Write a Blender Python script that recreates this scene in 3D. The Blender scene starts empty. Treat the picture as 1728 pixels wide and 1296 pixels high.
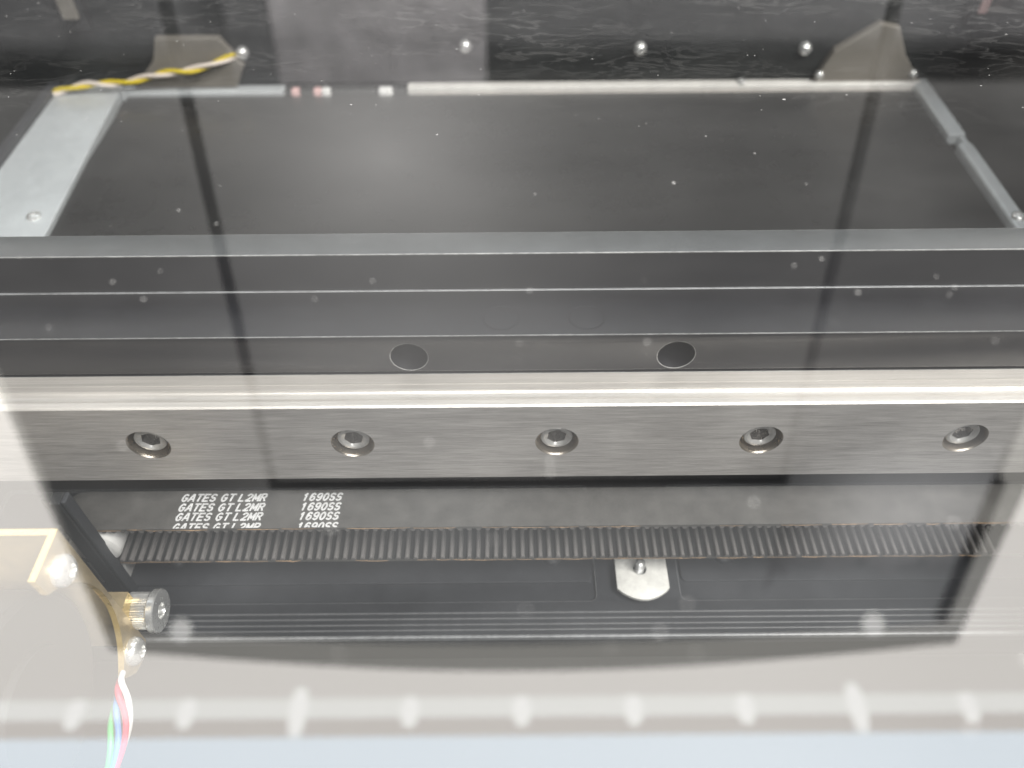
import bpy, bmesh, math, random
from mathutils import Vector, Matrix

random.seed(7)
S = 0.001                                   # everything below is written in millimetres
scene = bpy.context.scene
COL = scene.collection

# ------------------------------------------------------------------ camera
cam_data = bpy.data.cameras.new("camera")
cam = bpy.data.objects.new("camera", cam_data)
COL.objects.link(cam)
PITCH, ROLL = math.radians(48), math.atan(0.0085)
fwd = Vector((0, math.cos(PITCH), -math.sin(PITCH)))
r0 = Vector((1, 0, 0)); u0 = Vector((0, math.sin(PITCH), math.cos(PITCH)))
rt = math.cos(ROLL) * r0 - math.sin(ROLL) * u0
up = math.cos(ROLL) * u0 + math.sin(ROLL) * r0
m = Matrix((rt, up, -fwd)).transposed().to_4x4()
m.translation = Vector((0, -97, 113.8)) * S
cam.matrix_world = m
cam_data.sensor_width = 36.0
cam_data.lens = 36.0 * 1356 / 1728
cam_data.clip_start = 0.004
cam_data.clip_end = 20
cam_data.dof.use_dof = True
cam_data.dof.focus_distance = 0.163
cam_data.dof.aperture_fstop = 10.5
scene.camera = cam

# ------------------------------------------------------------------ world, exposure
world = bpy.data.worlds.new("World")
scene.world = world
world.use_nodes = True
bg = world.node_tree.nodes["Background"]
bg.inputs[0].default_value = (1.0, 0.985, 0.965, 1)
bg.inputs[1].default_value = 0.30
scene.view_settings.view_transform = 'Standard'
scene.view_settings.look = 'None'
scene.view_settings.exposure = 0.15
scene.view_settings.gamma = 1.0
scene.render.engine = 'CYCLES'
scene.cycles.use_denoising = True
scene.cycles.max_bounces = 10
scene.cycles.transparent_max_bounces = 16
scene.cycles.sample_clamp_indirect = 6.0
scene.cycles.caustics_reflective = False

# ------------------------------------------------------------------ room ceiling lamp over the machine, and an added fill lamp in front
def lamp(name, loc, target, sx, sy, power, col):
    d = bpy.data.lights.new(name, 'AREA'); d.shape = 'RECTANGLE'; d.size = sx; d.size_y = sy
    d.energy = power; d.color = col
    o = bpy.data.objects.new(name, d); COL.objects.link(o)
    o.location = Vector(loc) * S
    o.rotation_euler = (Vector(target) - Vector(loc)).to_track_quat('-Z', 'Y').to_euler()
    return o
lamp('area_lamp', (560, -300, 850), (0, 0, -20), 0.35, 0.3, 34, (1.0, 0.97, 0.93))
lamp('area_lamp', (120, -760, 880), (0, 0, -20), 0.9, 0.6, 38, (1.0, 0.985, 0.965))  # unseen fill, added to brighten the rail front and belt

# ------------------------------------------------------------------ helpers
def V(x, y, z): return Vector((x, y, z))

def tag(o, label=None, cat=None, group=None, kind=None):
    if label: o["label"] = label
    if cat: o["category"] = cat
    if group: o["group"] = group
    if kind: o["kind"] = kind
    return o

def empty(name, loc, label, cat, group=None):
    o = bpy.data.objects.new(name, None)
    o.empty_display_size = 0.01
    o.location = Vector(loc) * S
    COL.objects.link(o)
    return tag(o, label, cat, group)

def parent(o, p):
    if p is None: return
    loc = Vector((0, 0, 0)); q = p
    while q is not None:
        loc += q.location; q = q.parent
    o.parent = p
    o.location = o.location - loc

def obj(name, bm, mats, p=None, smooth=None, centre=True):
    """bmesh written in mm and world coordinates -> one mesh object, origin at its bounding box centre"""
    me = bpy.data.meshes.new(name)
    bmesh.ops.recalc_face_normals(bm, faces=bm.faces)
    xs = [v.co for v in bm.verts]
    c = V(*[(min(v[i] for v in xs) + max(v[i] for v in xs)) / 2 for i in range(3)]) if centre else V(0, 0, 0)
    for v in bm.verts: v.co = (v.co - c) * S
    bm.to_mesh(me); bm.free()
    for mt in (mats if isinstance(mats, (list, tuple)) else [mats]): me.materials.append(mt)
    if smooth is not None:
        me.shade_smooth()
        me.set_sharp_from_angle(angle=math.radians(smooth))
    o = bpy.data.objects.new(name, me)
    o.location = c * S
    COL.objects.link(o)
    parent(o, p)
    return o

def dup(src, loc, p=None, rot=None):
    """copy of one mesh object, sharing its mesh, origin at loc (mm, world)"""
    o = src.copy(); o.parent = None
    o.location = Vector(loc) * S
    if rot is not None: o.rotation_euler = rot
    COL.objects.link(o)
    parent(o, p)
    return o

def box(bm, x0, x1, y0, y1, z0, z1, bev=0.0, seg=1, mi=0):
    vs = [bm.verts.new((x, y, z)) for x in (x0, x1) for y in (y0, y1) for z in (z0, z1)]
    q = [(0, 1, 3, 2), (4, 6, 7, 5), (0, 4, 5, 1), (2, 3, 7, 6), (0, 2, 6, 4), (1, 5, 7, 3)]
    fs = [bm.faces.new([vs[i] for i in f]) for f in q]
    for f in fs: f.material_index = mi
    if bev:
        es = list({e for f in fs for e in f.edges})
        bmesh.ops.bevel(bm, geom=es, offset=bev, segments=seg, affect='EDGES', profile=0.5)
    return bm

def prism(bm, pts, axis, a0, a1, bev=0.0, seg=1):
    """polygon pts in the two other axes (in xyz order) extruded along axis from a0 to a1"""
    def mk(p, a):
        c = list(p); c.insert('xyz'.index(axis), a); return bm.verts.new(c)
    A = [mk(p, a0) for p in pts]; B = [mk(p, a1) for p in pts]
    fa = bm.faces.new(A); fb = bm.faces.new(list(reversed(B)))
    n = len(pts); fs = [fa, fb]
    for i in range(n):
        fs.append(bm.faces.new((A[i], B[i], B[(i + 1) % n], A[(i + 1) % n])))
    bmesh.ops.recalc_face_normals(bm, faces=fs)
    if bev:
        es = list(fa.edges) + list(fb.edges)
        bmesh.ops.bevel(bm, geom=es, offset=bev, segments=seg, affect='EDGES', profile=0.5)
    return bm

def lathe(bm, prof, c, axis='y', n=40):
    """prof: list of (radius, height along axis); closed at both ends when the radius is 0"""
    rings = []
    ax = {'x': (1, 2, 0), 'y': (0, 2, 1), 'z': (0, 1, 2)}[axis]
    for r, h in prof:
        ring = []
        k = 1 if r < 1e-6 else n
        for i in range(k):
            a = 2 * math.pi * i / n
            p = [0, 0, 0]; p[ax[0]] = r * math.cos(a); p[ax[1]] = r * math.sin(a); p[ax[2]] = h
            ring.append(bm.verts.new((c[0] + p[0], c[1] + p[1], c[2] + p[2])))
        rings.append(ring)
    for A, B in zip(rings, rings[1:]):
        for i in range(n):
            a, b = A[i % len(A)], A[(i + 1) % len(A)]
            d, e = B[i % len(B)], B[(i + 1) % len(B)]
            f = [a]
            if b is not a: f.append(b)
            if e not in f: f.append(e)
            if d not in f: f.append(d)
            if len(f) >= 3: bm.faces.new(f)
    return bm

def tube(bm, pts, r, n=10):
    P = [Vector(p) for p in pts]
    rings = []
    for i, p in enumerate(P):
        t = (P[min(i + 1, len(P) - 1)] - P[max(i - 1, 0)]).normalized()
        s = t.cross(Vector((0.13, 0.31, 1))).normalized(); w = s.cross(t)
        rr = r[i] if isinstance(r, (list, tuple)) else r
        rings.append([bm.verts.new(p + rr * (math.cos(2 * math.pi * k / n) * s + math.sin(2 * math.pi * k / n) * w)) for k in range(n)])
    for A, B in zip(rings, rings[1:]):
        for k in range(n): bm.faces.new((A[k], A[(k + 1) % n], B[(k + 1) % n], B[k]))
    bm.faces.new(list(reversed(rings[0]))); bm.faces.new(rings[-1])
    return bm

def smooth_path(P, k=8):
    out = []
    P = [Vector(p) for p in P]
    for i in range(len(P) - 1):
        a, b, c, d = P[max(i - 1, 0)], P[i], P[i + 1], P[min(i + 2, len(P) - 1)]
        for j in range(k):
            t = j / k
            out.append(0.5 * ((2 * b) + (c - a) * t + (2 * a - 5 * b + 4 * c - d) * t * t + (3 * b - a - 3 * c + d) * t ** 3))
    out.append(P[-1])
    return out

def cut(o, cutters, bev=0.0, bevmat=None):
    """subtract the cutter objects from o, optionally chamfer the sharp edges, and keep the result as o's mesh"""
    for c in cutters:
        md = o.modifiers.new("cut", 'BOOLEAN'); md.operation = 'DIFFERENCE'; md.solver = 'EXACT'; md.object = c
    if bev:
        md = o.modifiers.new("chamfer", 'BEVEL'); md.width = bev * S; md.segments = 2
        md.limit_method = 'ANGLE'; md.angle_limit = math.radians(40)
        if bevmat is not None: md.material = bevmat
    dg = bpy.context.evaluated_depsgraph_get()
    me = bpy.data.meshes.new_from_object(o.evaluated_get(dg))
    o.modifiers.clear()
    old = o.data; o.data = me; me.name = old.name
    for c in cutters:
        bpy.data.objects.remove(c, do_unlink=True)
    me.shade_smooth(); me.set_sharp_from_angle(angle=math.radians(25))
    return o

# ------------------------------------------------------------------ materials
class N:
    def __init__(s, name):
        s.m = bpy.data.materials.new(name); s.m.use_nodes = True
        s.t = s.m.node_tree; s.n = s.t.nodes; s.l = s.t.links
        s.b = s.n["Principled BSDF"]; s.out = s.n["Material Output"]
    def add(s, kind, **kw):
        q = s.n.new(kind)
        for k, v in kw.items(): setattr(q, k, v)
        return q
    def coord(s, scale=(1, 1, 1), rot=(0, 0, 0), src='Object'):
        tc = s.add('ShaderNodeTexCoord'); mp = s.add('ShaderNodeMapping')
        mp.inputs['Scale'].default_value = scale; mp.inputs['Rotation'].default_value = rot
        s.l.new(tc.outputs[src], mp.inputs[0]); return mp.outputs[0]
    def noise(s, vec, scale, detail=3, rough=0.55, dist=0.0):
        q = s.add('ShaderNodeTexNoise'); q.inputs['Scale'].default_value = scale
        q.inputs['Detail'].default_value = detail; q.inputs['Roughness'].default_value = rough
        q.inputs['Distortion'].default_value = dist
        s.l.new(vec, q.inputs['Vector']); return q.outputs['Fac']
    def ramp(s, fac, stops):
        q = s.add('ShaderNodeValToRGB'); cr = q.color_ramp
        while len(cr.elements) < len(stops): cr.elements.new(0.5)
        for e, (p, c) in zip(cr.elements, stops):
            e.position = p; e.color = (*c, 1) if isinstance(c, tuple) else (c, c, c, 1)
        s.l.new(fac, q.inputs[0]); return q.outputs[0]
    def math(s, op, a, b=None, clamp=False):
        q = s.add('ShaderNodeMath', operation=op); q.use_clamp = clamp
        for i, x in enumerate((a, b)):
            if x is None: continue
            if isinstance(x, (int, float)): q.inputs[i].default_value = x
            else: s.l.new(x, q.inputs[i])
        return q.outputs[0]
    def bump(s, h, strength, dist):
        q = s.add('ShaderNodeBump'); q.inputs['Strength'].default_value = strength
        q.inputs['Distance'].default_value = dist * S
        s.l.new(h, q.inputs['Height']); s.l.new(q.outputs[0], s.b.inputs['Normal'])
    def set(s, **kw):
        for k, v in kw.items():
            i = s.b.inputs[k.replace('_', ' ')]
            if hasattr(v, 'is_output') or hasattr(v, 'links'): s.l.new(v, i)
            else: i.default_value = (*v, 1) if isinstance(v, tuple) and len(v) == 3 else v

def plain(name, col, rough=0.5, metal=0.0, var=0.12, scale=900, bump=0.0, coat=0.0, rvar=0.08):
    k = N(name); vec = k.coord()
    f = k.noise(vec, scale, 4)
    g = k.noise(vec, scale * 0.07, 3)
    mix = k.math('ADD', k.math('MULTIPLY', f, 0.5), k.math('MULTIPLY', g, 0.5))
    c0 = tuple(max(0, x * (1 - 2 * var)) for x in col); c1 = tuple(min(1, x * (1 + 2 * var)) for x in col)
    k.set(Base_Color=k.ramp(mix, [(0.3, c0), (0.7, c1)]), Metallic=metal,
          Roughness=k.ramp(mix, [(0.3, max(0.02, rough - rvar)), (0.7, min(1, rough + rvar))]))
    if coat: k.set(Coat_Weight=coat, Coat_Roughness=0.08)
    if bump: k.bump(f, bump, 0.05)
    return k.m

def brushed(name, col, rough, streak=(160, 5000, 5000), var=0.18, metal=1.0, bump=0.25):
    k = N(name); vec = k.coord(scale=streak)
    f = k.noise(vec, 1.0, 4, 0.65)
    g = k.noise(k.coord(scale=(40, 700, 700)), 1.0, 3)
    big = k.noise(k.coord(), 35, 2)
    mix = k.math('ADD', k.math('MULTIPLY', f, 0.5), k.math('ADD', k.math('MULTIPLY', g, 0.22), k.math('MULTIPLY', big, 0.28)))
    c0 = tuple(x * (1 - var) for x in col); c1 = tuple(min(1, x * (1 + var)) for x in col)
    k.set(Base_Color=k.ramp(mix, [(0.36, c0), (0.64, c1)]), Metallic=metal,
          Roughness=k.ramp(mix, [(0.3, rough - 0.08), (0.7, rough + 0.1)]))
    k.bump(f, bump, 0.02)
    return k.m

def emitter(name, col, strength):
    k = N(name)
    k.n.remove(k.b)
    e = k.add('ShaderNodeEmission'); e.inputs[0].default_value = (*col, 1); e.inputs[1].default_value = strength
    k.l.new(e.outputs[0], k.out.inputs[0]); return k.m

M = {}
M['anodised'] = plain('black_anodised', (0.018, 0.018, 0.021), 0.42, 0.0, 0.10, 2500, 0.10)
M['anodised_soft'] = plain('dark_anodised', (0.040, 0.042, 0.047), 0.5, 0.0, 0.10, 2200, 0.10)
M['edge_highlight'] = plain('edge_highlight', (0.45, 0.45, 0.44), 0.4, 0.4, 0.25, 800)  # light caught by the chamfers, painted as paler metal
M['edge_grey'] = plain('edge_grey', (0.24, 0.245, 0.25), 0.45, 0.2, 0.2, 800)  # dimmer edge highlight, painted as grey metal
M['edge_rib'] = plain('edge_rib', (0.11, 0.113, 0.118), 0.45, 0.1, 0.15, 800)
M['sheen_grey'] = plain('sheen_grey', (0.085, 0.09, 0.093), 0.4, 0.0, 0.12, 1500, 0.1)  # beam top's sheen put in as a paler grey
M['bed'] = plain('bed_black', (0.012, 0.012, 0.012), 0.3, 0.0, 0.06, 200)
M['case'] = plain('case_black', (0.018, 0.020, 0.020), 0.42, 0.0, 0.2, 400, 0.05)
M['floor'] = plain('floor_grey', (0.018, 0.018, 0.018), 0.6, 0.0, 0.1, 400)
M['rail_face'] = brushed('brushed_steel', (0.66, 0.635, 0.61), 0.36, var=0.36, metal=0.58, bump=0.5)
M['rail_side'] = brushed('ground_steel', (0.68, 0.645, 0.60), 0.38, streak=(30, 2500, 2500), var=0.16, metal=0.5, bump=0.15)
M['bore'] = plain('bore_shade', (0.40, 0.36, 0.31), 0.3, 0.85, 0.1, 600)  # shade in the bolt recess put in as darker steel
M['bolt'] = plain('bolt_steel', (0.66, 0.65, 0.63), 0.34, 0.65, 0.15, 900)
M['socket'] = plain('socket_shade', (0.24, 0.23, 0.22), 0.3, 0.8, 0.2, 900)  # same bolt, socket's shade painted as a darker steel
M['zinc'] = plain('bright_zinc', (0.86, 0.86, 0.84), 0.26, 0.7, 0.08, 700)
M['alu'] = plain('pale_aluminium', (0.62, 0.65, 0.66), 0.5, 0.35, 0.06, 300)
M['alu_white'] = plain('white_ledge', (0.72, 0.70, 0.66), 0.5, 0.1, 0.08, 300)
M['belt'] = plain('belt_rubber', (0.10, 0.096, 0.09), 0.62, 0.0, 0.18, 3500, 0.25)
M['tooth'] = brushed('tooth_fabric', (0.125, 0.118, 0.114), 0.8, streak=(3500, 250, 2500), var=0.30, metal=0.0, bump=0.2)
M['belt_gap_shade'] = plain('belt_gap_shade', (0.016, 0.016, 0.016), 0.8, 0.0, 0.2, 2500)  # gaps between teeth, their shade painted as a darker fabric
M['cord'] = plain('cord_tan', (0.30, 0.20, 0.12), 0.7, 0.0, 0.45, 900)
M['print'] = plain('print_white', (0.80, 0.80, 0.78), 0.6, 0.0, 0.2, 2500)
M['tab'] = plain('plated_white', (0.78, 0.77, 0.73), 0.5, 0.15, 0.10, 900, 0.1)
M['tan'] = plain('yellow_zinc', (0.50, 0.39, 0.22), 0.42, 0.55, 0.12, 500)
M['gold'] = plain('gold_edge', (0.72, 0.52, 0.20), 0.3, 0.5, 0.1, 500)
M['white_plastic'] = plain('white_plastic', (0.78, 0.77, 0.75), 0.5, 0.0, 0.05, 800)
M['black_plastic'] = plain('black_plastic', (0.020, 0.021, 0.022), 0.5, 0.0, 0.25, 1500, 0.1)
M['gusset'] = plain('beige_gusset', (0.25, 0.23, 0.20), 0.55, 0.2, 0.12, 60)
for n_, c_ in (('red', (0.75, 0.03, 0.09)), ('blue', (0.08, 0.25, 0.62)), ('green', (0.05, 0.5, 0.12)), ('white', (0.85, 0.85, 0.83)),
               ('yellow', (0.78, 0.60, 0.03)), ('cream', (0.85, 0.75, 0.66)), ('pink', (0.70, 0.45, 0.43))):
    M[n_] = plain('insulation_' + n_, c_, 0.4, 0.0, 0.05, 500)
M['wall_glow'] = emitter('wall_glow_warm', (1.0, 0.955, 0.90), 6.2)
M['frame_glow'] = emitter('frame_glow_dim', (1.0, 0.97, 0.90), 1.8)  # grey frame of the opening, its brightness put in as emission
M['strip_light'] = emitter('strip_light_white', (1.0, 0.99, 0.95), 7.5)
M['blue_light'] = emitter('sky_panel_blue', (0.89, 0.965, 1.03), 7.9)
M['lamp_soft'] = emitter('slim_lamp', (1.0, 0.98, 0.95), 0.72)
M['added_board'] = plain('added_board_grey', (0.10, 0.10, 0.105), 0.7, 0.0, 0.2, 30)
M['post'] = plain('post_black', (0.01, 0.01, 0.011), 0.9, 0.0)
M['reflection_board'] = plain('reflection_board', (0.31, 0.30, 0.31), 0.8, 0.0, 0.26, 30)

# cover pane: clear smoked acrylic, mirror-like outside face, dust and wiping marks on it
def pane_mat():
    k = N('smoked_acrylic'); k.n.remove(k.b)
    lw = k.add('ShaderNodeLayerWeight'); lw.inputs['Blend'].default_value = 0.5
    fres = k.math('ADD', 0.105, k.math('MULTIPLY', k.math('POWER', lw.outputs['Facing'], 5.0), 0.895))
    tr = k.add('ShaderNodeBsdfTransparent'); tr.inputs[0].default_value = (0.60, 0.605, 0.605, 1)
    gl = k.add('ShaderNodeBsdfGlossy'); gl.inputs['Roughness'].default_value = 0.0
    mx = k.add('ShaderNodeMixShader')
    k.l.new(fres, mx.inputs[0]); k.l.new(tr.outputs[0], mx.inputs[1]); k.l.new(gl.outputs[0], mx.inputs[2])
    vec = k.coord()
    # specks: a few small round grains per cell
    def specks(scale, keep, size):
        vo = k.add('ShaderNodeTexVoronoi'); vo.inputs['Scale'].default_value = scale
        k.l.new(vec, vo.inputs['Vector'])
        sep = k.add('ShaderNodeSeparateColor'); k.l.new(vo.outputs['Color'], sep.inputs[0])
        on = k.math('GREATER_THAN', sep.outputs[0], keep)
        sz = k.math('MULTIPLY', sep.outputs[1], size)
        return k.math('MULTIPLY', on, k.math('LESS_THAN', vo.outputs['Distance'], sz))
    sp = k.math('MAXIMUM', specks(260, 0.88, 0.09), specks(700, 0.93, 0.16))
    # drying marks: thin contour lines of a stretched noise, on the far part of the pane
    v2 = k.coord(scale=(75, 130, 75), rot=(0, 0, 0.25))
    nz = k.noise(v2, 1.0, 3, 0.6, 0.6)
    ridge = k.math('SUBTRACT', 1.0, k.math('MULTIPLY', k.math('ABSOLUTE', k.math('SUBTRACT', nz, 0.5)), 26.0), clamp=True)
    patch = k.ramp(k.noise(k.coord(scale=(14, 22, 14)), 1.0, 2), [(0.38, 0.0), (0.58, 1.0)])
    tc = k.add('ShaderNodeTexCoord'); sx = k.add('ShaderNodeSeparateXYZ'); k.l.new(tc.outputs['Object'], sx.inputs[0])
    far = k.add('ShaderNodeMapRange'); k.l.new(sx.outputs[1], far.inputs[0])
    far.inputs[1].default_value = 0.015; far.inputs[2].default_value = 0.085
    marks = k.math('MULTIPLY', k.math('MULTIPLY', ridge, patch), k.math('MULTIPLY', far.outputs[0], 0.024))
    film = k.math('MULTIPLY', k.ramp(k.noise(k.coord(scale=(20, 45, 20)), 1.0, 4, 0.6), [(0.35, 0.0), (0.75, 1.0)]), 0.006)
    fac = k.math('ADD', k.math('ADD', k.math('MULTIPLY', sp, 0.20), marks), film, clamp=True)
    df = k.add('ShaderNodeBsdfDiffuse'); df.inputs[0].default_value = (0.75, 0.74, 0.72, 1)
    m2 = k.add('ShaderNodeMixShader')
    k.l.new(fac, m2.inputs[0]); k.l.new(mx.outputs[0], m2.inputs[1]); k.l.new(df.outputs[0], m2.inputs[2])
    k.l.new(m2.outputs[0], k.out.inputs[0])
    return k.m

def clear_mat():
    k = N('clear_underside'); k.n.remove(k.b)
    tr = k.add('ShaderNodeBsdfTransparent'); tr.inputs[0].default_value = (0.97, 0.97, 0.97, 1)
    k.l.new(tr.outputs[0], k.out.inputs[0]); return k.m

# ------------------------------------------------------------------ what the cover mirrors: the bright end of the room
lp = empty('glowing_wall', (20, 706, 300), 'tall pale room wall, made to glow, with a wide dark opening, mirrored in the cover', 'wall')  # room wall beyond the machine, its lit look put in as emission
b = bmesh.new()
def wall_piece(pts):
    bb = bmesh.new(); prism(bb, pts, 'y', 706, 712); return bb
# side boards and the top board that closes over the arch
obj('side_board', wall_piece([(-1500, 300), (-630, 300), (-630, 1030), (-1500, 1030)]), M['wall_glow'], lp)
obj('side_board', wall_piece([(690, 300), (1500, 300), (1500, 1030), (690, 1030)]), M['wall_glow'], lp)
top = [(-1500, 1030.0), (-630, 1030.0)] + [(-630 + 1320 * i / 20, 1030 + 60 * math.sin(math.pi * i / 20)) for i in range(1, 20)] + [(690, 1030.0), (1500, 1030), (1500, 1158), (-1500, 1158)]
obj('top_board', wall_piece(top), M['wall_glow'], lp)
obj('top_board', wall_piece([(-1500, 1201), (1500, 1201), (1500, 1264), (-1500, 1264)]), emitter('wall_glow_darker', (1.0, 0.94, 0.88), 5.4), lp)
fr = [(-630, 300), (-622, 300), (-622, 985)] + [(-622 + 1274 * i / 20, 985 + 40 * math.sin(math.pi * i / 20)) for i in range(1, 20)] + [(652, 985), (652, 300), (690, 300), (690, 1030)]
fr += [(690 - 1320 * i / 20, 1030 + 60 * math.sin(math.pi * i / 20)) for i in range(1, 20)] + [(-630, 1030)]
obj('opening_frame', wall_piece(fr), M['frame_glow'], lp)
st = empty('strip_light', (0, 700, 1182), 'long white strip light with evenly spaced clips, mirrored in the cover', 'strip light')
bb = bmesh.new(); box(bb, -1500, 1500, 698, 712, 1156, 1203, 6, 2); obj('diffuser', bb, M['strip_light'], st)
clip = None
cl_mat = emitter('strip_clip', (1.0, 0.99, 0.96), 8.6)
for i in range(10):
    x = -730 + 185.4 * i
    tall = i in (2, 7)
    bb = bmesh.new(); h = 68 if tall else 42
    lathe(bb, [(0, -h)] + [(15 * math.sin(math.pi * j / 12) ** 0.6, -h * math.cos(math.pi * j / 12)) for j in range(1, 12)] + [(0, h)], (x, 0, 1181), 'z', 20)
    for v in bb.verts: v.co.y = 696.5 + v.co.y * 0.12
    for v in bb.verts: v.co.x += x * 0.0007 * (v.co.z - 1181)
    obj('clip', bb, cl_mat, st)
sk = bmesh.new(); box(sk, -1500, 1500, 706, 712, 1264, 1900)
tag(obj('window_pane', sk, M['blue_light']), 'pale blue daylit window pane above the strip light, mirrored in the cover', 'window')
for x, lab in ((-142, 'slim black post left of the mirrored crossbar'), (160.5, 'slim black post right of the mirrored crossbar')):
    bb = bmesh.new(); box(bb, x - 2.5, x + 2.5, 250, 255, -80, 303, 1)
    tag(obj('black_post', bb, M['post']), lab, 'post', 'black posts mirrored in the cover')
bb = bmesh.new(); box(bb, -144.5, 163, 250, 255, 303, 309, 1)
tag(obj('black_crossbar', bb, M['post']), 'black crossbar lying across the two slim posts', 'crossbar')
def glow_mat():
    # soft glow for the bed and centre haze, painted into the pane's emission
    k = N('painted_glow'); k.n.remove(k.b)
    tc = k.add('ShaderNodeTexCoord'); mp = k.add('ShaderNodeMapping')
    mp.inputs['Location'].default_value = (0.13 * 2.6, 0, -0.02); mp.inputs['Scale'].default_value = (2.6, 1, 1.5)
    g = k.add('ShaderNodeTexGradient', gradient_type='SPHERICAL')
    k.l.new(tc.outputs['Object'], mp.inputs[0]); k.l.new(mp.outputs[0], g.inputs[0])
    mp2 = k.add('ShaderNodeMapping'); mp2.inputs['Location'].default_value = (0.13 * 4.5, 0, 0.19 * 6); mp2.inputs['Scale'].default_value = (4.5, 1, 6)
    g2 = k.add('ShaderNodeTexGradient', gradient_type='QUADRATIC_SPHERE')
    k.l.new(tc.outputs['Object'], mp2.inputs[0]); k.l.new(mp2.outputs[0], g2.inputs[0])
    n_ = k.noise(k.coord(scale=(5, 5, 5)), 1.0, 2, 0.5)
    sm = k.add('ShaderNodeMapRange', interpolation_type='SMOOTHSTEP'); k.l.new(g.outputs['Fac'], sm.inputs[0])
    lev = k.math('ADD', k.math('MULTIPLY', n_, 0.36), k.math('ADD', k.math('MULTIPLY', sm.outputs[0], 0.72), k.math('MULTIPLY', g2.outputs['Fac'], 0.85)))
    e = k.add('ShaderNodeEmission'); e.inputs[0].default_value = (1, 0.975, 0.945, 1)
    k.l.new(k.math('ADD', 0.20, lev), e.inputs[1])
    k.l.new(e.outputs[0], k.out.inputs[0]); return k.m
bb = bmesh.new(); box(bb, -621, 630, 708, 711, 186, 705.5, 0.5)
tag(obj('glow_pane', bb, glow_mat()), 'window pane with a painted soft glow, mirrored over the bed', 'window')
def window_mat(name, lo, hi):
    # daylight through a window, broken up by the trees outside
    k = N(name); k.n.remove(k.b)
    f = k.ramp(k.noise(k.coord(scale=(3, 3, 5)), 1.0, 1, 0.5), [(0.3, lo), (0.7, hi)])
    e = k.add('ShaderNodeEmission'); e.inputs[0].default_value = (0.97, 0.99, 1.0, 1)
    k.l.new(f, e.inputs[1]); k.l.new(e.outputs[0], k.out.inputs[0]); return k.m
def side_mat():
    # side pane, its daylight painted to fade softly towards the edges
    k = N('side_daylight'); k.n.remove(k.b)
    tc = k.add('ShaderNodeTexCoord'); mp = k.add('ShaderNodeMapping'); mp.inputs['Scale'].default_value = (4.2, 1, 5.2)
    mp.inputs['Location'].default_value = (-0.15, 0, -0.15)
    g = k.add('ShaderNodeTexGradient', gradient_type='SPHERICAL')
    k.l.new(tc.outputs['Object'], mp.inputs[0]); k.l.new(mp.outputs[0], g.inputs[0])
    sm = k.add('ShaderNodeMapRange', interpolation_type='SMOOTHSTEP'); k.l.new(g.outputs['Fac'], sm.inputs[0])
    n_ = k.noise(k.coord(scale=(9, 9, 12)), 1.0, 3, 0.55)
    e = k.add('ShaderNodeEmission'); e.inputs[0].default_value = (0.99, 0.99, 1.0, 1)
    k.l.new(k.math('ADD', k.math('MULTIPLY', n_, 0.7), k.math('MULTIPLY', sm.outputs[0], 1.7)), e.inputs[1])
    k.l.new(e.outputs[0], k.out.inputs[0]); return k.m
bb = wall_piece([(-622, 706), (652, 706), (652, 984.5)] + [(652 - 1274 * i / 20, 985 + 40 * math.sin(math.pi * i / 20)) for i in range(1, 20)] + [(-622, 984.5)])
tag(obj('window_pane', bb, window_mat('arched_daylight', 0.36, 0.95)), 'dim arched window pane above the black crossbar, mirrored in the cover', 'window')
bb = bmesh.new(); prism(bb, [(368, 540), (634, 540), (634, 838)] + [(634 - 266 * i / 24, 852 + 16 * math.sin(i * 0.9) + 12 * math.sin(i * 2.3 + 1)) for i in range(1, 24)] + [(368, 905)], 'y', 700, 704)
tag(obj('window_pane', bb, side_mat()), 'dim side window pane beyond the right black post, mirrored in the cover', 'window')
bb = bmesh.new(); box(bb, 636, 650, 690, 705.5, 690, 965, 2)
tag(obj('black_jamb', bb, M['post']), 'black window jamb at the right edge of the opening', 'jamb')
bb = bmesh.new(); box(bb, -225, -22, 700, 706, 0, 182, 3)  # added board, stands in for the pale reflection on the back panel
tag(obj('reflection_board', bb, M['reflection_board']), 'added pale grey board mirrored in the far end of the cover', 'board')
bb = bmesh.new(); box(bb, -268, -226, 700, 706, 0, 182, 3)  # added board, softens the left edge of the pale patch
tag(obj('soft_edge_board', bb, M['added_board']), 'added narrow grey board beside the pale board', 'board')
bb = bmesh.new(); box(bb, -1200, 1200, 760, 800, -60, 200, 5)  # added dark board, dims the mirrored haze at the far end
tag(obj('added_dark_board', bb, M['added_board']), 'added low dark board behind the pale board', 'added_board')
for x in (-500, 539):
    bb = bmesh.new(); lathe(bb, [(0, -16), (12, -12), (16, 0), (12, 12), (0, 16)], (x, 690, 964), 'z', 16)
    tag(obj('small_lamp', bb, emitter('small_lamp_glow', (1, 0.99, 0.95), 4.0), smooth=60), 'small round lamp mirrored beside the knurled cap screw' if x < 0 else 'small round lamp mirrored over the right end of the ribs', 'lamp', 'small lamps under the arch')

# ------------------------------------------------------------------ housing
hs = empty('machine_housing', (0, 20, -82), 'black machine housing around the gantry, bed and belt', 'housing')
bb = bmesh.new(); box(bb, -167, 152, -122, 162, -84, -80); obj('floor_panel', bb, M['floor'], hs)
bb = bmesh.new(); box(bb, -167, 152, 158.5, 162, -80, 19); obj('back_panel', bb, M['case'], hs)
def side(x0, x1):
    q = bmesh.new(); prism(q, [(-122, -80), (158.5, -80), (158.5, 19.5), (-122, 54.8)], 'x', x0, x1); return q
obj('side_panel', side(-167, -163.5), M['case'], hs)
obj('side_panel', side(148.5, 152), M['case'], hs)
bb = bmesh.new(); box(bb, -163.5, 148.5, -122, -119, -80, 54.5); obj('front_panel', bb, M['case'], hs)

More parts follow.
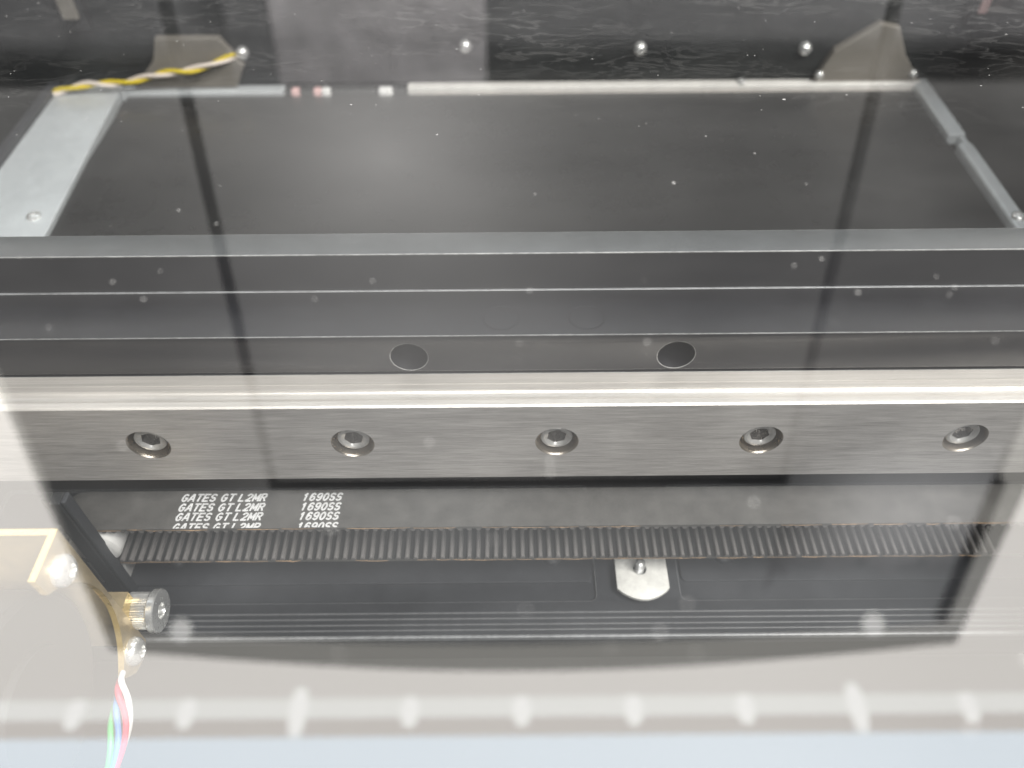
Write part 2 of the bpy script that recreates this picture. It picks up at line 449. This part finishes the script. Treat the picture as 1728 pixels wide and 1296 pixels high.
# ------------------------------------------------------------------ bed and its frame
bb = bmesh.new(); box(bb, -127, 134, 26, 153.5, -24, -20, 0.3, 2)
tag(obj('bed_plate', bb, M['bed']), 'smooth dark bed plate inside the pale metal frame', 'bed')
fr_ = empty('bed_surround', (0, 110, -26), 'pale aluminium surround of the dark bed plate', 'surround')
bb = bmesh.new(); prism(bb, [(-150, 30), (-121.5, 30), (-129.5, 158), (-150, 158)], 'z', -22, -18.4, 0.35, 2); obj('side_strip', bb, M['alu'], fr_)
bb = bmesh.new(); box(bb, -129, -75, 153.5, 158, -22, -18.6, 0.4, 2); obj('rear_strip', bb, M['alu'], fr_)
bb = bmesh.new(); box(bb, -34, 137, 154.2, 158, -22, -18.0, 0.7, 2); obj('rear_strip', bb, M['alu_white'], fr_)
bb = bmesh.new(); box(bb, -32, 136, 153.2, 154.3, -22, -20.6, 0.2, 1); obj('rear_trim', bb, M['cord'], fr_)
bb = bmesh.new(); box(bb, 134.2, 139.5, 123, 158, -22, -18.2, 0.6, 2); obj('side_strip', bb, M['alu'], fr_)
bb = bmesh.new(); box(bb, 135.0, 139.5, 60, 118.5, -22, -18.2, 0.8, 2); obj('side_strip', bb, M['alu'], fr_)
bb = bmesh.new(); box(bb, 137.2, 139.0, 118.5, 123, -22, -18.6, 0.3, 1); obj('side_link', bb, M['alu'], fr_)
bb = bmesh.new(); box(bb, -153.5, -150.1, 30, 158, -22, -16.8, 0.5, 2); obj('outer_trim', bb, M['anodised_soft'], fr_)
def pan_screw(name, c, axis, r, h, mt, p, sgn=1):
    """pan head screw with a cross recess, head rising along sgn*axis from c"""
    q = bmesh.new()
    lathe(q, [(0, -0.4 * sgn), (r * 0.96, -0.4 * sgn), (r, 0.25 * h * sgn), (r * 0.93, 0.6 * h * sgn), (r * 0.7, 0.88 * h * sgn), (r * 0.42, 0.98 * h * sgn),
              (r * 0.36, 0.7 * h * sgn), (0, 0.55 * h * sgn)], c, axis, 28)
    return obj(name, q, mt, p, smooth=35)
pan_screw('screw', (-130.5, 85, -18.5), 'z', 2.0, 1.2, M['zinc'], fr_)
pan_screw('screw', (137.3, 81, -18.3), 'z', 1.9, 1.3, M['zinc'], fr_)
pan_screw('screw', (77, 156, -18.1), 'z', 1.7, 1.0, M['zinc'], fr_)

# plug row at the rear of the bed
cb = empty('connector_block', (-54, 156, -24), 'black connector block with pale plugs behind the bed', 'connector')
bb = bmesh.new(); box(bb, -74.5, -34.5, 154.4, 158.3, -24, -18.8, 0.4, 2); obj('shell', bb, M['black_plastic'], cb)
for x0, x1, mt in ((-72.4, -69.6, 'pink'), (-65.0, -62.4, 'pink'), (-62.3, -59.4, 'white_plastic'), (-43.4, -38.8, 'white_plastic')):
    bb = bmesh.new(); box(bb, x0, x1, 152.6, 155.6, -21.6, -18.0, 0.7, 3); obj('plug', bb, M[mt], cb)

# corner gussets at the back
for pts, lab in (([(-124.5, -18.2), (-90.5, -18.2), (-86.5, -11), (-92.5, -1.6), (-112.5, -1.6), (-115.5, -9)], 'beige corner gusset behind the twisted yellow wires'),
                 ([(101, -17.9), (136, -17.9), (128.5, -9), (123.5, 0), (117, 1.2), (105, -7.5)], 'beige corner gusset where the two narrow frame strips meet')):
    bb = bmesh.new(); prism(bb, pts, 'y', 155.4, 158.45, 0.5, 2)
    tag(obj('corner_gusset', bb, M['gusset']), lab, 'gusset', 'corner gussets at the back panel')
for x, z, lab in ((-86.6, -7.6, 'bright dome screw where the twisted wires end'), (-14.2, -6, 'bright dome screw on the paler patch of the back panel'),
                  (42.4, -7.2, 'bright dome screw on plain black panel above the white rear ledge'), (96, -7.7, 'bright dome screw beside the right-hand gusset')):
    sc_ = pan_screw('dome_screw', (x, 158.4, z), 'y', 2.1, 2.4, M['zinc'], None, -1)
    tag(sc_, lab, 'screw', 'dome screws in the back panel')
for x, z, lab in ((102.2, -15.6, 'small bright screw low on the gusset, towards the rear ledge'), (133.0, -15.4, 'small bright screw at the outer foot of the gusset')):
    tag(pan_screw('gusset_screw', (x, 155.5, z), 'y', 1.4, 1.2, M['zinc'], None, -1), lab, 'screw', 'small screws in the gusset')
for x, z, lab, mt in ((-135.5, 7.2, 'small dark latch with a tan face on the left of the back panel', 'gusset'), (148.0, 6.6, 'small dark latch with a pink face at the right of the back panel', 'pink')):
    lt = empty('latch', (x, 158, z - 5), lab, 'latch')
    bb = bmesh.new(); box(bb, x - 4, x + 4 if x < 0 else min(x + 4, 148.4), 155.4, 158.45, z - 6, z + 6, 0.5, 2); obj('latch_body', bb, M['black_plastic'], lt)
    bb = bmesh.new(); box(bb, x - 2.6, x + 2.6 if x < 0 else 148.2, 153.8, 155.5, z - 2.2, z + 5.4, 0.6, 2); obj('latch_face', bb, M[mt], lt)

# twisted pair
tp = empty('twisted_wires', (-120, 150, -20), 'twisted yellow and white wires running to a dome screw', 'wires')
path = smooth_path([(-149.5, 151.5, -17.4), (-138, 152, -14.9), (-126, 152, -14.4), (-113, 152, -11.6), (-101, 152.5, -10.2), (-88.4, 156, -7.6)], 14)
def helix(ph, r0=0.6, turns=3.3):
    out = []
    for i, p in enumerate(path):
        a = ph + 2 * math.pi * turns * i / (len(path) - 1)
        out.append(p + Vector((0, math.cos(a) * r0, math.sin(a) * r0)))
    return out
bb = bmesh.new(); tube(bb, helix(0.4), 0.68, 10); obj('wire', bb, M['yellow'], tp, smooth=60)
bb = bmesh.new(); tube(bb, helix(0.4 + math.pi), 0.68, 10); obj('wire', bb, M['cream'], tp, smooth=60)

# ------------------------------------------------------------------ stepped gantry beam
gb = empty('gantry_beam', (0, 18, -24), 'black stepped metal beam behind the steel rail', 'beam')
bb = bmesh.new(); box(bb, -162, 148, 21.4, 27.8, -24, 18.45); obj('rear_bar', bb, M['anodised'], gb)
bb = bmesh.new(); box(bb, -162, 148, 21.38, 27.82, 18.44, 18.75)  # beam's top face, reflected sheen painted as a paler layer
o = obj('top_sheen', bb, [M['sheen_grey'], M['edge_highlight']], gb); cut(o, [], 0.16, 1)
bb = bmesh.new(); box(bb, -162, 148, 8.5, 20.9, -24, 10.0)
plate = obj('front_plate', bb, [M['anodised'], M['edge_highlight']], gb)
cs = []
for x in (-19.4, 31.1):
    q = bmesh.new(); lathe(q, [(0, 0), (3.55, 0), (3.55, 10), (0, 10)], (x, 8.0, 4.4), 'y', 48); cs.append(obj('cutter', q, M['anodised']))
q = bmesh.new(); box(q, -170, 150, 8.0, 9.5, -0.3, 0.5); cs.append(obj('cutter', q, M['anodised']))
cut(plate, cs, 0.15, 1)
bb = bmesh.new(); box(bb, -162, 148, 20.85, 21.38, -23.9, 10.12, 0.1, 1); obj('highlight_strip', bb, M['edge_grey'], gb)  # added strip, highlight of the plate's rear edge painted paler
for x in (-2.0, 14.2):
    bb = bmesh.new(); lathe(bb, [(3.05, 9.9), (3.05, 10.025), (3.35, 10.06), (3.65, 10.025), (3.65, 9.9)], (x, 13.2, 0), 'z', 48)
    obj('plug_ring', bb, M['anodised'], gb, smooth=40)

# ------------------------------------------------------------------ linear rail
lr = empty('linear_rail', (0, 4, -23), 'brushed steel linear rail with five sunk bolts', 'rail')
prof = [(8.5, -22.9), (8.5, -0.35), (8.25, -0.05), (5.75, 0.0), (5.68, -0.12), (5.5, -0.12), (5.43, 0.0), (4.25, 0.0)]
prof += [(2.9 + 1.3 * math.cos(a), -0.05 - 0.75 * math.sin(a)) for a in [math.pi * i / 10 for i in range(1, 10)]]
prof += [(1.55, 0.0), (0.35, 0.0), (0.0, -0.3), (0.0, -22.6), (0.3, -22.9)]
bb = bmesh.new()
prism(bb, prof, 'x', -140, 140)
for f in bb.faces:
    f.material_index = 0
bb.normal_update()
for f in bb.faces:
    c = f.calc_center_median()
    if c.z > -1.2 and c.y > 0.02 and abs(c.x) < 139: f.material_index = 1
rail = obj('rail_body', bb, [M['rail_face'], M['rail_side'], M['bore']], lr)
cs = []
BX = [-71.4 + 40.06 * i for i in range(5)]
for x in BX:
    q = bmesh.new(); lathe(q, [(0, -1), (4.25, -1), (4.25, 0.0), (4.0, 0.28), (4.0, 4.2), (0, 4.2)], (x, 0, -11.0), 'y', 56)
    co = obj('cutter', q, M['bore']); cs.append(co)
cut(rail, cs)
for p_ in rail.data.polygons:                 # bore walls take the warmer steel, darkened for the shade in the recess
    c = p_.center + rail.location + lr.location
    cx_, cy_, cz_ = c[0] / S, c[1] / S, c[2] / S
    for x in BX:
        if math.hypot(cx_ - x, cz_ + 11) < 4.24 and cy_ > 0.01: p_.material_index = 2
def make_bolt(x):
    q = bmesh.new()
    lathe(q, [(0, 3.9), (3.05, 3.9), (3.15, 1.1), (2.95, 0.85), (2.5, 0.82), (2.15, 1.05)], (0, 0, 0), 'y', 48)
    # hexagon socket closing the bore
    ring = [v for v in q.verts if abs(v.co.y - 1.05) < 1e-4]
    ring.sort(key=lambda v: math.atan2(v.co.z, v.co.x))
    def hexr(a, ap):
        k = (a + math.pi / 6) % (math.pi / 3) - math.pi / 6
        return ap / math.cos(k)
    lvl = ring
    for yy, ap in ((1.3, 1.72), (2.7, 1.66)):
        nxt = []
        for v in ring:
            a = math.atan2(v.co.z, v.co.x); r = hexr(a, ap)
            nxt.append(q.verts.new((r * math.cos(a), yy, r * math.sin(a))))
        for i in range(len(ring)):
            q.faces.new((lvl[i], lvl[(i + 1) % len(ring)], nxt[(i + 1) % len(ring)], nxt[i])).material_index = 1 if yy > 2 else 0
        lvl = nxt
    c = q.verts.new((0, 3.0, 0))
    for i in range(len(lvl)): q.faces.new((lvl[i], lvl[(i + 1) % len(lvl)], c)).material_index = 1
    return q
bolt0 = None
for i, x in enumerate(BX):
    if bolt0 is None:
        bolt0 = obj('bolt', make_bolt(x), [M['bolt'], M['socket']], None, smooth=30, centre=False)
        bolt0.location = V(x, 0.15, -11.0) * S; parent(bolt0, lr); bolt0.rotation_euler = (0, 0.2, 0)
    else:
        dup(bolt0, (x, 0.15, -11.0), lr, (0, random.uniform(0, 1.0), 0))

# ------------------------------------------------------------------ toothed belt loop and its idler
db = empty('drive_belt', (0, -0.5, -47.5), 'black toothed drive belt with white lettering below the rail', 'belt')
Y0, Y1 = -5.2, 4.5
XL, XR, ZC = -93.0, 128.0, -40.4
RO = 7.1; TH = 0.75
def loop(r):
    pts = []
    n = 18
    for i in range(n + 1):
        a = math.pi / 2 + math.pi * i / n; pts.append((XL + r * math.cos(a), ZC + r * math.sin(a)))
    for i in range(n + 1):
        a = -math.pi / 2 + math.pi * i / n; pts.append((XR + r * math.cos(a), ZC + r * math.sin(a)))
    return pts
bb = bmesh.new()
O = loop(RO); I = loop(RO - TH)
n = len(O)
rings = [[bb.verts.new((p[0], y, p[1])) for p in L] for L, y in ((O, Y0), (O, Y1), (I, Y1), (I, Y0))]
for k in range(4):
    A, B = rings[k], rings[(k + 1) % 4]
    for i in range(n): bb.faces.new((A[i], A[(i + 1) % n], B[(i + 1) % n], B[i])).material_index = 1 if k == 2 else 0
obj('belt_band', bb, [M['belt'], M['belt_gap_shade']], db, smooth=35)
# one tooth, rounded, standing up from z = 0
def tooth_bm():
    q = bmesh.new()
    pr = [(-0.58, -0.03), (-0.50, 0.22), (-0.40, 0.58), (-0.24, 0.76), (0, 0.82), (0.24, 0.76), (0.40, 0.58), (0.50, 0.22), (0.58, -0.03)]
    A = [q.verts.new((x, Y0 + 0.02, z)) for x, z in pr]; B = [q.verts.new((x, Y1 - 0.02, z)) for x, z in pr]
    for i in range(len(pr) - 1): q.faces.new((A[i], A[i + 1], B[i + 1], B[i]))
    q.faces.new((A[-1], A[0], B[0], B[-1])); q.faces.new(list(reversed(A))); q.faces.new(B)
    return q
t0 = obj('tooth', tooth_bm(), M['tooth'], None, smooth=50, centre=False)
zl = ZC - RO + TH; zu = ZC + RO - TH
first = True
nt = int((XR - XL) / 2)
for i in range(nt):
    x = XL + 1 + 2 * i
    if x > 108: break
    if first: t0.location = V(x, 0, zl) * S; parent(t0, db); first = False
    else: dup(t0, (x, 0, zl), db)
    dup(t0, (x + 0.6, 0, zu), db, (0, math.pi, 0))
# frayed tan cords along the near edges
for z, nm in ((ZC + RO - 0.35, 0), (zl - 0.35, 1)):
    q = bmesh.new()
    x = XL + 4
    while x < 104:
        L = random.uniform(1.5, 9)
        if random.random() < 0.72:
            zz = z + random.uniform(-0.16, 0.16)
            r = random.uniform(0.05, 0.13)
            tube(q, [(x, Y0 - 0.02, zz), (x + L * 0.5, Y0 - 0.06 - random.uniform(0, 0.12), zz + random.uniform(-0.08, 0.08)), (x + L, Y0 - 0.02, zz + random.uniform(-0.08, 0.08))], [r * 0.7, r, r * 0.4], 6)
        x += L * random.uniform(0.6, 1.3)
    tag(obj('frayed_cord', q, M['cord'], db), kind='stuff')
# lettering printed four times across the belt, the last row cut off by the belt's edge
def rnd(cx, cy, rx, ry, a0, a1, n=9):
    return [(cx + rx * math.cos(math.radians(a0 + (a1 - a0) * i / n)), cy + ry * math.sin(math.radians(a0 + (a1 - a0) * i / n))) for i in range(n + 1)]
S_LINE = rnd(0.5, 0.74, 0.42, 0.26, 25, 270) + rnd(0.5, 0.26, 0.42, 0.26, 90, -155)[1:]
GLYPH = {
    'G': [rnd(0.5, 0.5, 0.45, 0.5, 45, 330, 14) + [(0.93, 0.46), (0.55, 0.46)]],
    'A': [[(0, 0), (0.42, 1), (0.62, 1), (1, 0)], [(0.2, 0.32), (0.82, 0.32)]],
    'T': [[(0, 1), (1, 1)], [(0.5, 1), (0.5, 0)]],
    'E': [[(0.95, 1), (0.06, 1), (0.06, 0), (0.95, 0)], [(0.06, 0.51), (0.85, 0.51)]],
    'S': [S_LINE],
    'L': [[(0.06, 1), (0.06, 0), (0.9, 0)]],
    '2': [rnd(0.5, 0.72, 0.42, 0.28, 165, -20) + [(0.06, 0.0), (0.95, 0.0)]],
    'M': [[(0, 0), (0, 1), (0.5, 0.25), (1, 1), (1, 0)]],
    'R': [[(0.06, 0), (0.06, 1), (0.55, 1)] + rnd(0.6, 0.76, 0.32, 0.24, 90, -90)[1:] + [(0.06, 0.52)], [(0.5, 0.52), (0.95, 0)]],
    '1': [[(0.18, 0.75), (0.55, 1), (0.55, 0)]],
    '6': [rnd(0.5, 0.29, 0.42, 0.29, 180, -180, 14), [(0.08, 0.29), (0.10, 0.62)] + rnd(0.52, 0.62, 0.42, 0.38, 180, 40)[1:]],
    '9': [rnd(0.5, 0.71, 0.42, 0.29, 0, 360, 14), [(0.92, 0.71), (0.90, 0.38)] + rnd(0.48, 0.38, 0.42, 0.38, 0, -140)[1:]],
    '0': [rnd(0.5, 0.5, 0.43, 0.5, 90, 450, 16)],
}
def lettering(txt, x, y, cap, width):
    """one printed word: bold slanted strokes lying on the belt"""
    q = bmesh.new(); th = 0.20
    adv = width / len(txt); gw = adv * 0.72
    zt = ZC + RO + 0.012
    for i, ch in enumerate(txt):
        w = gw * (0.8 if ch == '1' else 1.0)
        for line in GLYPH[ch]:
            P = []
            for u, v in line:
                yy = v * cap
                P.append(Vector((x + i * adv + u * w + 0.26 * yy, y + yy)))
            for a_, b_ in zip(P, P[1:]):
                d = (b_ - a_)
                if d.length < 1e-5: continue
                d.normalize(); nn = Vector((-d.y, d.x)) * th; e = d * th * 0.6
                zt += 0.00002
                c4 = [a_ - e + nn, a_ - e - nn, b_ + e - nn, b_ + e + nn]
                q.faces.new([q.verts.new((p.x, p.y, zt)) for p in c4])
    bmesh.ops.bisect_plane(q, geom=q.verts[:] + q.edges[:] + q.faces[:], plane_co=(0, Y0 + 0.12, 0), plane_no=(0, -1, 0), clear_outer=True)
    return obj('lettering', q, M['print'], db)
for k, yb in enumerate((1.78, -0.68, -3.08, -5.7)):
    for txt, x, w in (('GATES', -72.5, 7.7), ('GT', -63.9, 3.2), ('L2MR', -60.0, 6.2), ('1690SS', -46.0, 8.7)):
        lettering(txt, x, yb + random.uniform(-0.03, 0.03), 1.72, w)

ip = empty('idler_pulley', (-93, 0, -47), 'white idler pulley at the left end of the toothed belt', 'pulley')
bb = bmesh.new(); lathe(bb, [(0, -6.3), (2.0, -6.3), (4.6, -6.0), (5.3, -5.4), (5.45, -4.6), (5.45, 4.6), (0, 4.6)], (-91.6, 0, ZC - 0.2), 'y', 40); obj('pulley_wheel', bb, M['white_plastic'], ip, smooth=35)
bb = bmesh.new(); lathe(bb, [(0, -7.2), (1.5, -7.2), (1.6, -6.2), (0, -6.2)], (-91.6, 0, ZC - 0.2), 'y', 24); obj('axle', bb, M['bolt'], ip, smooth=35)
bb = bmesh.new(); prism(bb, [(-97, -48.2), (-88.4, -48.2), (-90.8, -57.9), (-97, -57.9)], 'y', -4.4, 3, 0.3, 2)
obj('pulley_foot', bb, M['white_plastic'], ip)

# ------------------------------------------------------------------ base extrusion below the belt
be = empty('base_extrusion', (0, 5, -78), 'black base extrusion with long slots and ribs under the belt', 'extrusion')
bb = bmesh.new(); box(bb, -150, 148, -18.6, 40, -62, -58)
base = obj('top_plate', bb, [M['anodised_soft'], M['edge_grey']], be)
def rslot(x0, x1, y0, y1, z0, r):
    q = bmesh.new(); pts = []
    for cx_, cy_, a0 in ((x1 - r, y1 - r, 0), (x0 + r, y1 - r, 90), (x0 + r, y0 + r, 180), (x1 - r, y0 + r, 270)):
        for i in range(7):
            a = math.radians(a0 + 15 * i); pts.append((cx_ + r * math.cos(a), cy_ + r * math.sin(a)))
    prism(q, pts, 'z', z0, -57); return obj('cutter', q, M['anodised'])
cut(base, [rslot(-130, 19.2, -10.0, 22, -58.8, 1.6), rslot(38.9, 140, -10.0, 22, -58.8, 1.6)], 0.14, 1)
for x0, x1 in ((-129, 18.6), (39.6, 139)):
    bb = bmesh.new(); pts = []
    r = 1.2; y0, y1 = -5.0, 20
    for cx_, cy_, a0 in ((x1 - r, y1 - r, 0), (x0 + r, y1 - r, 90), (x0 + r, y0 + r, 180), (x1 - r, y0 + r, 270)):
        for i in range(5):
            a = math.radians(a0 + 22.5 * i); pts.append((cx_ + r * math.cos(a), cy_ + r * math.sin(a)))
    prism(bb, pts, 'z', -58.85, -58.2, 0.16, 1); obj('slot_liner', bb, M['anodised_soft'], be)
for y, w, h in ((-12.9, 0.26, 0.5), (-14.3, 0.26, 0.5), (-15.7, 0.26, 0.5), (-17.0, 0.26, 0.5)):
    bb = bmesh.new(); box(bb, -149.5, 147.5, y - w, y + w, -58.2, -58 + h, 0.16, 2); obj('rib', bb, M['edge_rib'], be)
bb = bmesh.new(); box(bb, -149.8, 147.8, -18.95, -18.05, -59.2, -57.62, 0.35, 2); obj('front_lip', bb, M['edge_grey'], be)
bb = bmesh.new(); box(bb, -149, 147, -14, 40, -79.98, -62); obj('web', bb, M['case'], be)
for x, lab in ((9.4, ''), (-80.6, ''), (50.6, '')):
    pan_screw('button_screw', (x, 1.6, -58.2), 'z', 2.4, 1.5, M['anodised_soft'], be)

# pale sheet tab with a threaded stud
tb = empty('mounting_tab', (30, -4, -57), 'pale plated metal tab with a threaded stud on the base', 'tab')
pts = [(23.9, 6.0), (23.9, -7.8)]
for i in range(13):
    t = i / 12; pts.append((23.9 + 12.1 * t, -8.1 - 2.9 * math.sin(math.pi * t) ** 0.8))
pts += [(36.0, -7.8), (36.0, 6.0)]
bb = bmesh.new(); prism(bb, pts, 'z', -56.6, -55.6)
tabp = obj('tab_plate', bb, M['tab'], tb)
q = bmesh.new(); lathe(q, [(0, -58), (1.5, -58), (1.5, -54), (0, -54)], (29.6, -3.2, 0), 'z', 32)
cut(tabp, [obj('cutter', q, M['tab'])], 0.14)
bb = bmesh.new(); box(bb, 24.6, 35.4, -5, 6, -58.02, -56.58, 0.1); obj('tab_pad', bb, M['anodised'], tb)
pr_ = [(0, -57.0)]
z = -57.0
while z < -52.6:
    pr_ += [(1.0, z), (1.18, z + 0.16), (1.0, z + 0.32)]; z += 0.36
pr_ += [(0.85, z + 0.1), (0.55, z + 0.3), (0, z + 0.32)]
bb = bmesh.new(); lathe(bb, pr_, (29.4, -3.4, 0), 'z', 24); obj('stud', bb, M['zinc'], tb, smooth=30)

# ------------------------------------------------------------------ yellow zinc bracket on the left
mb = empty('motor_bracket', (-82, -26, -53), 'yellow zinc bracket with a round cutout and two bright screws', 'bracket')
arc = []
for i in range(25):
    a = math.radians(-53.8 + 107.6 * i / 24); arc.append((-44 + 22 * math.cos(a), -30.5 + 22 * math.sin(a)))
poly = [(-21, -52.6), (-21, -7.6), (-31.2, -7.6)] + list(reversed(arc)) + [(-30.6, -49.6), (-28.2, -53), (-24, -54.5)]
bb = bmesh.new(); prism(bb, poly, 'x', -81.2, -80)
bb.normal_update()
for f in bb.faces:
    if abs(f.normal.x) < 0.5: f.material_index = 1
obj('side_plate', bb, [M['tan'], M['gold']], mb)
bb = bmesh.new(); box(bb, -130, -81.2, -22.2, -21.0, -53, -7.6)
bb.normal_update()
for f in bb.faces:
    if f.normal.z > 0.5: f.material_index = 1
obj('rear_flange', bb, [M['tan'], M['gold']], mb)
pan_screw('screw', (-80.0, -26.2, -12.9), 'x', 3.0, 2.4, M['zinc'], mb)
pan_screw('screw', (-80.0, -25.6, -48.0), 'x', 3.0, 2.4, M['zinc'], mb)
bb = bmesh.new(); box(bb, -85, -80.4, -20.9, -16.6, -44.5, -39.2)
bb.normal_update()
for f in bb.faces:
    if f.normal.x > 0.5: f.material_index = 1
obj('lug', bb, [M['tan'], M['gold']], mb)
bb = bmesh.new(); lathe(bb, [(0, -112), (20.8, -112), (20.8, -86), (19.6, -85), (11.2, -85), (11, -83.6), (0, -83.6)], (0, -44, -30.5), 'x', 56)
mo = obj('motor', bb, M['floor'], None, smooth=35); tag(mo, 'grey round motor body seen through the bracket cutout', 'motor')

# knurled cap screw
ks = empty('cap_screw', (-74, -19.5, -50), 'knurled silver cap screw in front of the base extrusion', 'screw')
KC = (0, -17.6, -45.8)
bb = bmesh.new()
nk = 90
def kring(r, x, amp):
    return [bb.verts.new((x, KC[1] + (r + (amp if i % 2 else 0)) * math.cos(2 * math.pi * i / nk), KC[2] + (r + (amp if i % 2 else 0)) * math.sin(2 * math.pi * i / nk))) for i in range(nk)]
rs = [kring(3.6, -82.2, 0), kring(3.95, -81.9, 0.0), kring(3.95, -81.7, -0.16), kring(3.95, -77.3, -0.16), kring(3.95, -77.1, 0), kring(3.6, -76.9, 0)]
for A, B in zip(rs, rs[1:]):
    for i in range(nk): bb.faces.new((A[i], A[(i + 1) % nk], B[(i + 1) % nk], B[i]))
bb.faces.new(rs[0]); bb.faces.new(list(reversed(rs[-1])))
obj('knurled_barrel', bb, M['zinc'], ks, smooth=20)
bb = bmesh.new(); lathe(bb, [(0, -77.0), (4.5, -77.0), (4.65, -76.8), (4.65, -75.6), (4.4, -75.35), (1.75, -75.3), (1.6, -75.6), (1.5, -76.6), (0, -76.7)], KC, 'x', 56); obj('head', bb, M['zinc'], ks, smooth=30)
bb = bmesh.new(); lathe(bb, [(0, -90), (1.9, -90), (1.9, -80.5), (0, -80.5)], KC, 'x', 24); obj('shank', bb, M['bolt'], ks, smooth=30)

# black strip standing between bracket and belt
bs = empty('black_strip', (-89.5, -8, -58), 'black layered strip standing between the bracket and the belt', 'strip')
bb = bmesh.new(); box(bb, -91.1, -89.0, -8.6, -5.6, -57.98, -18.5, 0.2, 1); obj('layer', bb, M['black_plastic'], bs)
bb = bmesh.new(); box(bb, -88.95, -88.0, -8.2, -5.6, -57.98, -18.5, 0.2, 1); obj('layer', bb, M['anodised_soft'], bs)
bb = bmesh.new(); box(bb, -93.4, -91.15, -7.4, -5.6, -57.98, -18.5, 0.2, 1); obj('layer', bb, M['case'], bs)

# motor leads
ml = empty('motor_cable', (-78, -40, -60), 'four coloured motor wires hanging below the zinc bracket', 'cable')
def lead(mt, P):
    q = bmesh.new(); tube(q, smooth_path(P, 8), 0.62, 10); obj('wire', q, M[mt], ml, smooth=60)
lead('white', [(-79.4, -31.0, -46), (-78.4, -33.4, -44.6), (-77.0, -36.2, -47.0), (-77.4, -39.5, -51.5), (-79.5, -44, -56), (-82, -52, -60)])
lead('red', [(-80.0, -32.0, -47.0), (-78.9, -35.2, -45.6), (-77.4, -38.6, -48.4), (-77.2, -42.5, -51.0), (-78.4, -47, -53.5), (-81, -56, -57)])
lead('blue', [(-80.6, -33.5, -49), (-79.4, -37.5, -48.0), (-78.6, -41, -50.0), (-78.4, -44, -51.6), (-79.2, -48, -53.6), (-82, -57, -57)])
lead('green', [(-81.4, -35.5, -51), (-80.4, -40.0, -50.0), (-79.8, -42.8, -50.8), (-79.6, -45.5, -52.0), (-80.2, -49, -53.8), (-83, -58, -57)])

# ------------------------------------------------------------------ the cover pane itself
TAU = math.radians(7.2)
bb = bmesh.new()
def pz(y): return 40 - math.tan(TAU) * y
cs_ = [(-170, -125), (155, -125), (155, 163), (-170, 163)]
T = [bb.verts.new((x, y, pz(y))) for x, y in cs_]; Bt = [bb.verts.new((x, y, pz(y) - 1.2)) for x, y in cs_]
f = bb.faces.new(T); f.material_index = 0
f = bb.faces.new(list(reversed(Bt))); f.material_index = 1
for i in range(4):
    f = bb.faces.new((T[i], Bt[i], Bt[(i + 1) % 4], T[(i + 1) % 4])); f.material_index = 1
pn = obj('cover_pane', bb, [pane_mat(), clear_mat()])
tag(pn, 'smoked clear cover pane with dust specks over the whole machine', 'cover')
